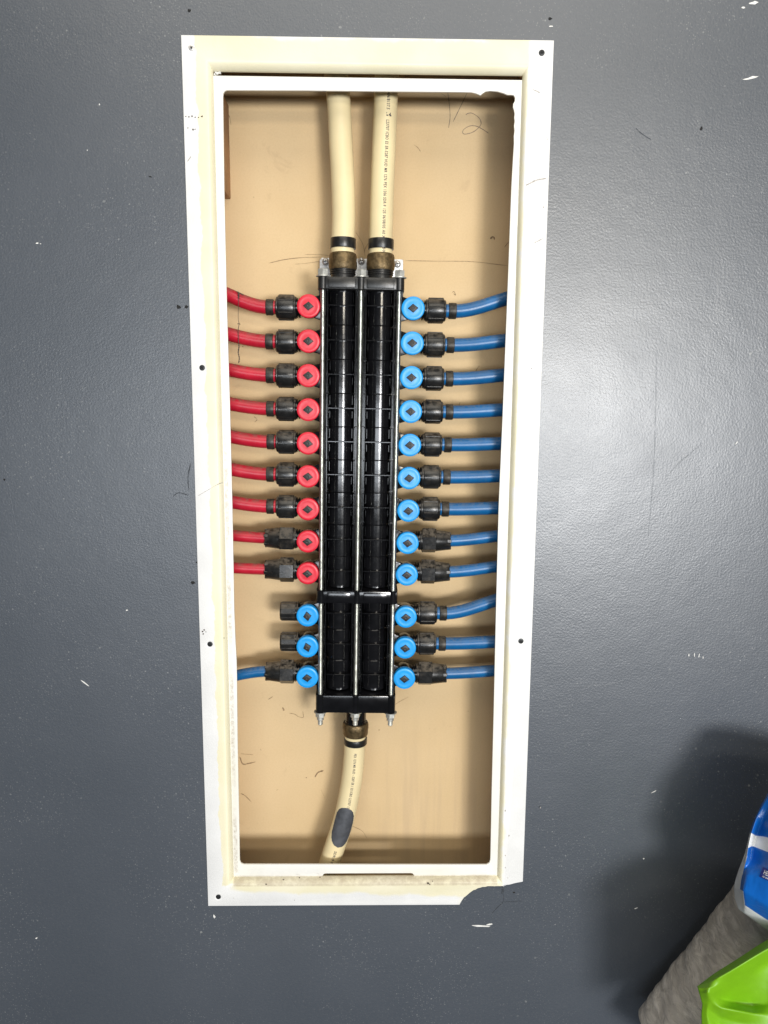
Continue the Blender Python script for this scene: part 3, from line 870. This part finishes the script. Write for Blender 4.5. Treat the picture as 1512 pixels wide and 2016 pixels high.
def supply(name_label, pts, zn, ring_z, Rr=.0143, down=False, label=''):
    t = thing('supply_pipe', label, 'pipe', pts[0], (0, 0, 0), 'cream supply pipes at the manifold')
    P = Path(pts, 10)
    bm = bmesh.new(); P.tube(bm, Rr, 40, n=60); obj('pipe', bm, M['cream'], t, world=True)
    # brass nut and dark ring measured along the pipe from the manifold end
    def ringpart(nm, prof, m, segs=40):
        bm = bmesh.new()
        c, T, F, S = P.frame(0)
        Rm = Matrix((S, F, T)).transposed().to_4x4(); Rm.translation = c
        lathe(bm, prof, Rm, segs, cap=False)
        return obj(nm, bm, m, t, world=True, angle=32)
    ringpart('brass_nut', [(r, z) for r, z in brass_nut(*zn, .0176)], M['brass'])
    a, b_ = ring_z
    ringpart('crimp_ring', [(Rr - .0004, a), (.0155, a + .0003), (.0158, a + .001), (.0158, b_ - .001), (.0155, b_ - .0003), (Rr - .0004, b_)], M['black_matte'])
    return t, P

def wm(x, y, z): return MW @ Vector((x, y, z))
Yp = .044
tl_pts = [wm(-.0233, Yp, .2885), wm(-.0233, Yp, .300), at(674.5, 485, Yp), at(676.5, 430, Yp + .002), at(675, 360, Yp + .004), at(671, 280, Yp + .006), at(665.5, 185, Yp + .007)]
d_ = (tl_pts[-1] - tl_pts[-2]).normalized()
tl_pts += [tl_pts[-1] + d_ * .06 + Vector((-.004, 0, 0)), tl_pts[-1] + d_ * .20 + Vector((-.020, 0, 0))]
tl_, Pl = supply('l', tl_pts, (.0015, .0225), (.0270, .0395), label='plain cream supply pipe bending down into the left top of the manifold')
tr_pts = [wm(.0233, Yp, .2885), wm(.0233, Yp, .300), at(749.5, 488, Yp), at(751, 430, Yp + .001), at(754.2, 330, Yp + .003), at(758, 240, Yp + .004), at(760, 185, Yp + .004)]
d_ = (tr_pts[-1] - tr_pts[-2]).normalized()
tr_pts += [tr_pts[-1] + d_ * .06, tr_pts[-1] + d_ * .20]
tr_, Pr = supply('r', tr_pts, (.0015, .0225), (.0270, .0395), label='cream supply pipe printed with a line of lettering, at the right top of the manifold')
bp_pts = [wm(0, Yp, -.2955), wm(0, Yp, -.310), at(698.5, 1462, Yp), at(697, 1490, Yp), at(691, 1545, Yp - .001), at(677, 1612, Yp - .003), at(658, 1670, Yp - .005), at(648, 1700, Yp - .005)]
d_ = (bp_pts[-1] - bp_pts[-2]).normalized()
bp_pts += [bp_pts[-1] + d_ * .05, bp_pts[-1] + d_ * .22 + Vector((-.03, 0, 0))]
tb_, Pb = supply('b', bp_pts, (.0020, .0215), (.0245, .0335), label='cream supply pipe leaving the bottom of the manifold with a dark grey painted patch')

def s_at(P, py_target, dirn):
    """arc length on a pipe whose height matches a measured row"""
    best, bs = 1e9, 0
    for k in range(600):
        s = P.L * k / 599
        c = P.frame(s)[0]
        v = c - Vector((0, 0.0, 0)) - CAM_P
        py = 1008 + F_PX * v.dot(DN) / v.dot(FW)
        if abs(py - py_target) < best: best, bs = abs(py - py_target), s
    return bs

def print_on(P, body, y_start, y_end, phi0, Rr, size, parent, toward_start, upside=1):
    """lettering running down the pipe; its tops point to +x"""
    sa, sb = s_at(P, y_start, 0), s_at(P, y_end, 0)
    bm = text_mesh(body, size)
    mx = max(v.co.x for v in bm.verts)
    for v in bm.verts:
        s = sa + (sb - sa) * v.co.x / mx
        c, T, F, S = P.frame(s)
        sx = S if S.x > 0 else -S
        phi = phi0 + v.co.y / Rr
        v.co = c + (F * math.cos(phi) + sx * math.sin(phi)) * (Rr + .00012)
    return obj('printed_text', bm, M['ink'], parent, world=True, recalc=False)
print_on(Pr, 'CAN/B137.5', 184, 224, .10, .0143, .0052, tr_, True)
print_on(Pr, 'L23707 ICBO ES ER-5287 HUD MR 1276 PEX 1306 SDR-9', 243, 412, .10, .0143, .0052, tr_, True)
print_on(Pr, '125 06/08/05 A0 X1', 416, 476, .10, .0143, .0052, tr_, True)
print_on(Pr, '50', 492, 500, .15, .0143, .0050, tr_, True)
# small bold certification-mark block between the two runs of print
bm = bmesh.new()
sa = s_at(Pr, 229, 0)
for (a, b_, u, w) in ((0, .0014, -.0002, .0052), (.0014, .0030, .0030, .0052), (.0026, .0040, -.0002, .0022), (.0026, .0040, .0036, .0060)):
    vs = []
    for (ds, dv) in ((a, u), (b_, u), (b_, w), (a, w)):
        c, T, F, S = Pr.frame(sa - ds); sx = S if S.x > 0 else -S
        ph = .10 + dv / .0143
        vs.append(bm.verts.new(c + (F * math.cos(ph) + sx * math.sin(ph)) * (.0143 + .0001)))
    bm.faces.new(vs)
obj('printed_mark', bm, M['ink'], tr_, world=True)
print_on(Pb, 'PEX 1276 MR HUD - 5287 ER 1 ES ICBO L23707 137.5', 1474, 1588, -.02, .0143, .0048, tb_, False)
print_on(Pb, 'SDR-9 06/05 125', 1664, 1712, -.02, .0143, .0048, tb_, False)
# painted patch wrapped on the lower pipe
s0, s1 = s_at(Pb, 1581, 0), s_at(Pb, 1657, 0)
bm = bmesh.new(); NS, NP = 40, 18; grid = []
for i in range(NS + 1):
    u = i / NS
    s = s0 + (s1 - s0) * u
    v = abs(2 * u - 1)
    half = (1 - v ** 3.2) ** .55 * 1.02 if v < 1 else 0
    half = half * (1 + random.uniform(-.025, .025)) + .02
    off = .05 + .22 * (u - .6)
    c, T, F, S = Pb.frame(s); sx = S if S.x > 0 else -S
    row = []
    for j in range(NP + 1):
        ph = off + half * (2 * j / NP - 1)
        row.append(bm.verts.new(c + (F * math.cos(ph) + sx * math.sin(ph)) * .01455))
    grid.append(row)
for i in range(NS):
    for j in range(NP): bm.faces.new((grid[i][j], grid[i][j + 1], grid[i + 1][j + 1], grid[i + 1][j]))
M['grey_paint'] = mat('grey_brushed_paint', (.062, .066, .076), .55, var=.25, vscale=90, bump=.5, bscale=180)
obj('paint_patch', bm, M['grey_paint'], tb_, world=True)

# ------------------------------------------------------------------ hanging thread
th_ = thing('cobweb_thread', 'thin dark knotted thread hanging in front of the two upper red tubes', 'thread', at(469, 575, .029))
bm = bmesh.new()
kn = {(469, 577): .0011, (470, 583): .0010}
pts = [at(x, y, .029) for x, y in ((468, 574), (470, 580), (469.5, 600), (469, 625), (470.5, 638), (469, 650), (469.5, 668), (470.5, 682), (469, 694), (471, 704), (470, 715))]
P = Path(pts, 8)
def rf(u):
    base = .00028
    if u < .10: base = .0009
    elif u > .42: base = .00042 + .00045 * abs(math.sin(u * 95)) * (u > .72)
    return base / .001
P.tube(bm, .001, 6, n=140, rf=rf)
ribs = [at(x, y, .030) for x, y in ((466, 574), (472, 577), (480, 581))]
Path(ribs, 6).tube(bm, .0006, 6, n=10)
Path([at(x, y, .030) for x, y in ((467, 638), (471, 637), (473, 639))], 4).tube(bm, .0004, 5, n=6)
obj('strand', bm, M['dirt'], th_, world=True)

# ------------------------------------------------------------------ bags at the lower right
def lattice(rows, Yb, mats, mat_of, name, label, cat, levels=2, crinkle=0.0, cscale=40, cr_mat=None):
    """rows of (px,py,Y) front points; closed by a back sheet at depth Yb"""
    bm = bmesh.new()
    Fv = [[bm.verts.new(at(*p)) for p in row] for row in rows]
    Bv = [[None] * len(row) for row in rows]
    nr, nc = len(rows), len(rows[0])
    for i in range(nr):
        for j in range(nc):
            edge = i in (0, nr - 1) or j in (0, nc - 1)
            if edge: Bv[i][j] = Fv[i][j]
            else:
                px, py, yy = rows[i][j]
                kx = max(0, 1 - j / nc)
                Bv[i][j] = bm.verts.new(at(px + 90 * kx, py + 30, Yb + (yy + .3) * 0))
    for i in range(nr - 1):
        for j in range(nc - 1):
            f = bm.faces.new((Fv[i][j], Fv[i][j + 1], Fv[i + 1][j + 1], Fv[i + 1][j])); f.material_index = mat_of(i, j)
            q = (Bv[i][j], Bv[i + 1][j], Bv[i + 1][j + 1], Bv[i][j + 1])
            if len({v for v in q}) == 4 and not all(a in (Fv[i][j], Fv[i][j + 1], Fv[i + 1][j + 1], Fv[i + 1][j]) for a in q):
                f = bm.faces.new(q); f.material_index = mat_of(i, j)
    for f in bm.faces: f.smooth = True
    bmesh.ops.recalc_face_normals(bm, faces=bm.faces)
    return bm

def film(name, col, rough, bump, bscale, stretch=(1, 1, 1), coat=.2, var=.08, bdist=.004):
    m, nt, b = nodes(name)
    co = coords(nt, False)
    mp = N(nt, 'ShaderNodeMapping'); mp.inputs['Scale'].default_value = stretch; nt.links.new(co, mp.inputs[0])
    n1 = noise(nt, mp.outputs[0], bscale, 4, .6, .8)
    c = mixc(nt, ramp(nt, noise(nt, co, 22, 4), .3, .7), tuple(x * (1 - var) for x in col), tuple(x * (1 + var) for x in col))
    nt.links.new(c, b.inputs['Base Color'])
    b.inputs['Roughness'].default_value = rough; b.inputs['Coat Weight'].default_value = coat; b.inputs['Coat Roughness'].default_value = .25
    bn = N(nt, 'ShaderNodeBump'); bn.inputs['Strength'].default_value = bump; bn.inputs['Distance'].default_value = bdist
    nt.links.new(n1, bn.inputs['Height']); nt.links.new(bn.outputs[0], b.inputs['Normal'])
    return m
M['bag_blue'] = film('blue_bag_film', (.004, .105, .43), .28, .5, 26)
M['bag_white'] = film('white_bag_film', (.72, .73, .74), .4, .5, 30)
M['bag_navy'] = mat('navy_label_print', (.012, .030, .22), .4)
M['bag_text'] = mat('white_label_print', (.75, .77, .80), .5)
M['bag_green'] = film('lime_bag_film', (.155, .36, .004), .48, .30, 16, coat=0.0)

rows = [
 [(1446, 1768, -.10), (1452, 1790, -.125), (1466, 1800, -.15), (1512, 1833, -.175), (1600, 1890, -.19), (1760, 1990, -.16)],
 [(1444, 1758, -.10), (1453, 1772, -.15), (1466, 1782, -.175), (1513, 1817, -.20), (1602, 1872, -.215), (1765, 1970, -.16)],
 [(1442.5, 1746, -.10), (1453, 1752, -.16), (1462, 1754, -.185), (1514, 1785, -.225), (1605, 1830, -.235), (1770, 1900, -.16)],
 [(1448, 1724, -.10), (1454, 1724, -.15), (1468, 1722, -.180), (1517, 1745, -.230), (1608, 1785, -.240), (1772, 1850, -.16)],
 [(1461, 1692, -.10), (1464, 1692, -.17), (1478, 1688, -.145), (1520, 1708, -.225), (1610, 1745, -.235), (1775, 1800, -.16)],
 [(1469, 1671, -.10), (1472, 1671, -.16), (1481, 1665, -.135), (1522, 1681, -.215), (1612, 1715, -.23), (1776, 1770, -.16)],
 [(1475, 1639, -.10), (1479, 1640, -.15), (1488, 1646, -.125), (1523, 1655, -.205), (1614, 1690, -.22), (1778, 1740, -.16)],
 [(1486, 1606, -.10), (1490, 1606, -.125), (1503, 1612, -.130), (1530, 1608, -.185), (1616, 1640, -.20), (1780, 1690, -.15)],
 [(1512, 1561, -.10), (1516, 1561, -.115), (1524, 1564, -.130), (1548, 1560, -.155), (1625, 1575, -.17), (1782, 1620, -.14)],
 [(1534, 1520, -.10), (1538, 1520, -.105), (1546, 1522, -.110), (1566, 1518, -.120), (1635, 1525, -.13), (1784, 1560, -.12)],
]
def bag_m(i, j):
    if i == 0: return 1
    if i == 5: return 1
    if j == 0 and i in (1, 2, 3, 4): return 1
    if i in (1, 2) and j <= 0: return 1
    if i == 1 and j == 1: return 1
    return 0
bag = thing('blue_bag', 'blue plastic sack with white edges and stripe, lying on the wrapped roll', 'bag', at(1470, 1790, -.12))
rows = [[(x + (6 if k == 1 and 1 <= i <= 4 else 0), y, -.142 - (abs(Y) - .10) * .42) for k, (x, y, Y) in enumerate(r)] for i, r in enumerate(rows)]
bm = lattice(rows, -.138, None, bag_m, '', '', '')
cr = bm.edges.layers.float.new('crease_edge')
for e in bm.edges:
    if len(e.link_faces) == 2:
        a_ = e.calc_face_angle(0)
        if a_ > .25: e[cr] = min(.95, .35 + a_ * .5)
o = obj('sack', bm, [M['bag_blue'], M['bag_white']], bag, world=True, recalc=False)
ss = o.modifiers.new('smooth', 'SUBSURF'); ss.levels = 3; ss.render_levels = 3
# label patch, lying on the sack's front
bpy.context.view_layer.update()
dg_ = bpy.context.evaluated_depsgraph_get()
bag_eval = o.evaluated_get(dg_)
def on_bag(px, py, lift):
    """point on the sack's surface behind a measured point, lifted along the normal"""
    mw = wmat(bag)
    inv = mw.inverted()
    tgt = at(px, py, -.15)
    d = (tgt - CAM_P).normalized()
    ok, loc, nor, _ = bag_eval.ray_cast(inv @ CAM_P, d)
    if not ok: return tgt
    loc = mw @ loc
    if nor.dot(d) > 0: nor = -nor
    return loc + nor * lift
LB0, LBX, LBY = Vector((1495, 1726)), Vector((92, 42)), Vector((8, -19))
bm = bmesh.new(); gr = []
for i in range(17):
    gr.append([bm.verts.new(on_bag(*(LB0 + LBX * (i / 16) + LBY * (j / 4)), .0004)) for j in range(5)])
for i in range(16):
    for j in range(4): bm.faces.new((gr[i][j], gr[i + 1][j], gr[i + 1][j + 1], gr[i][j + 1]))
lp = obj('label_patch', bm, M['bag_navy'], bag, world=True)
def text_on(body, size, u0, v0, xs):
    bm = text_mesh(body, 1.0, xs)
    for v in bm.verts:
        q = LB0 + LBX * (u0 + v.co.x * size / 92) + LBY * (v0 + v.co.y * size / 19)
        v.co = on_bag(q.x, q.y, .0009)
    return obj('label_text', bm, M['bag_text'], lp, world=True, recalc=False)
text_on('HEA', 11.5, .055, .40, .52)
text_on('ADVAN', 4.2, .06, .12, .7)

# roll wrapped in cloudy plastic film, leaning along the wall
roll_m, nt, b = nodes('cloudy_wrap_film')
co = coords(nt, False)
mp = N(nt, 'ShaderNodeMapping'); mp.inputs['Scale'].default_value = (.30, .30, 1.0); mp.inputs['Rotation'].default_value = (0, .25, 0); nt.links.new(co, mp.inputs[0])
n1 = noise(nt, mp.outputs[0], 135, 6, .7, 1.0)
c = mixc(nt, ramp(nt, n1, .35, .75), (.48, .435, .38), (.88, .81, .73))
c = mixc(nt, ramp(nt, noise(nt, co, 14, 3), .35, .75, 0, .6), c, (.58, .52, .455))
nt.links.new(c, b.inputs['Base Color']); b.inputs['Roughness'].default_value = .42
b.inputs['Coat Weight'].default_value = .35; b.inputs['Coat Roughness'].default_value = .22
bn = N(nt, 'ShaderNodeBump'); bn.inputs['Strength'].default_value = .8; bn.inputs['Distance'].default_value = .0045
nt.links.new(n1, bn.inputs['Height']); nt.links.new(bn.outputs[0], b.inputs['Normal'])
A, B = at(1268, 2029, -.072), at(1458, 1786, -.072)
ax = (B - A).normalized()
side_ = Vector((ax.z, 0, -ax.x))
RR = .098
base = A + side_ * RR
roll = thing('wrapped_roll', 'thick roll wrapped in cloudy plastic film leaning behind the green bag', 'roll', base)
Lr = (B - A).length + .02
Rm = Matrix((side_, Vector((0, 1, 0)), ax)).transposed().to_4x4(); Rm.translation = base + Vector((0, 0, 0))
bm = bmesh.new()
segs, nl = 72, 70
rings = []
for k in range(nl + 1):
    u = k / nl
    ring = []
    for i in range(segs):
        a = 2 * PI * i / segs
        w = .0006 * math.sin(u * 31 + 3.2 * math.sin(a * 2)) + .0004 * math.sin(u * 83 + a * 7) + .0006 * math.sin(a * 9 + u * 13)
        e = 1 if u < .006 else (min(1, ((1 - u) / .05)) ** .5 if u > .95 else 1)
        r = (RR + w) * (.90 + .10 * e)
        ca, sa = math.cos(a), math.sin(a)
        k_ = (abs(ca) ** 3.2 + abs(sa) ** 3.2) ** (-1 / 3.2)
        ring.append(bm.verts.new(Rm @ Vector((r * k_ * ca, r * .64 * k_ * sa, u * Lr))))
    rings.append(ring)
for a, b_ in zip(rings, rings[1:]):
    for i in range(segs):
        j = (i + 1) % segs
        bm.faces.new((a[i], a[j], b_[j], b_[i]))
bm.faces.new(rings[0][::-1]); bm.faces.new(rings[-1])
obj('wrap', bm, roll_m, roll, world=True, angle=60)
bm = bmesh.new()
lathe(bm, [(.030, -.002), (RR * .86, -.002), (RR * .86, .01)], Rm @ Matrix.Diagonal((1, .62, 1, 1)), 48, cap=True)
obj('core_end', bm, M['black_matte'], roll, world=True)

rows = [
 [(1372, 1943, -.30), (1394.6, 1923, -.29), (1413, 1910, -.285), (1434, 1897, -.28), (1465, 1877, -.275), (1493.6, 1858, -.27), (1512, 1847, -.265), (1600, 1800, -.25), (1750, 1780, -.22)],
 [(1369.6, 1942, -.305), (1396, 1934, -.315), (1415, 1924, -.322), (1438, 1912, -.325), (1470, 1892, -.325), (1500, 1874, -.32), (1522, 1862, -.315), (1605, 1830, -.31), (1755, 1810, -.24)],
 [(1371, 1946, -.31), (1396, 1945, -.325), (1418, 1940, -.322), (1442, 1930, -.315), (1475, 1915, -.305), (1505, 1900, -.30), (1530, 1890, -.30), (1610, 1870, -.32), (1758, 1850, -.25)],
 [(1374, 1956, -.31), (1394, 1954, -.328), (1422, 1966, -.310), (1450, 1975, -.298), (1482, 1980, -.300), (1512, 1975, -.31), (1540, 1965, -.32), (1615, 1940, -.33), (1760, 1920, -.25)],
 [(1378, 1968, -.31), (1396, 1972, -.320), (1420, 1985, -.325), (1452, 1990, -.328), (1484, 1996, -.325), (1515, 1998, -.325), (1545, 1995, -.33), (1620, 1985, -.33), (1762, 1980, -.25)],
 [(1382, 1978, -.31), (1393, 1986, -.318), (1416, 2002, -.312), (1450, 2012, -.318), (1484, 2016, -.325), (1517, 2018, -.33), (1550, 2018, -.335), (1625, 2015, -.335), (1764, 2010, -.25)],
 [(1378, 1994, -.31), (1392, 1998, -.318), (1415, 2020, -.312), (1448, 2032, -.322), (1484, 2038, -.33), (1518, 2040, -.335), (1552, 2040, -.34), (1630, 2040, -.34), (1766, 2040, -.25)],
 [(1380, 2018, -.31), (1396, 2022, -.320), (1418, 2045, -.325), (1450, 2060, -.33), (1486, 2065, -.335), (1520, 2068, -.34), (1555, 2070, -.34), (1634, 2070, -.34), (1768, 2070, -.25)],
 [(1376, 2200, -.31), (1396, 2200, -.33), (1418, 2200, -.34), (1450, 2205, -.345), (1486, 2210, -.35), (1520, 2212, -.35), (1555, 2215, -.35), (1634, 2215, -.34), (1768, 2210, -.25)],
]
gb = thing('green_bag', 'lime green plastic sack with creased corner standing in front of the wrapped roll', 'bag', at(1480, 2200, -.25))
rows = [[(x, y, Y * .75 + .015) for x, y, Y in r] for r in rows]
bm = lattice(rows, -.155, None, lambda i, j: 0, '', '', '')
cr = bm.edges.layers.float.new('crease_edge')
for e in bm.edges:
    if len(e.link_faces) == 2 and e.calc_face_angle(0) > .35: e[cr] = .85
o = obj('sack', bm, M['bag_green'], gb, world=True, recalc=False)
ss = o.modifiers.new('smooth', 'SUBSURF'); ss.levels = 3; ss.render_levels = 3
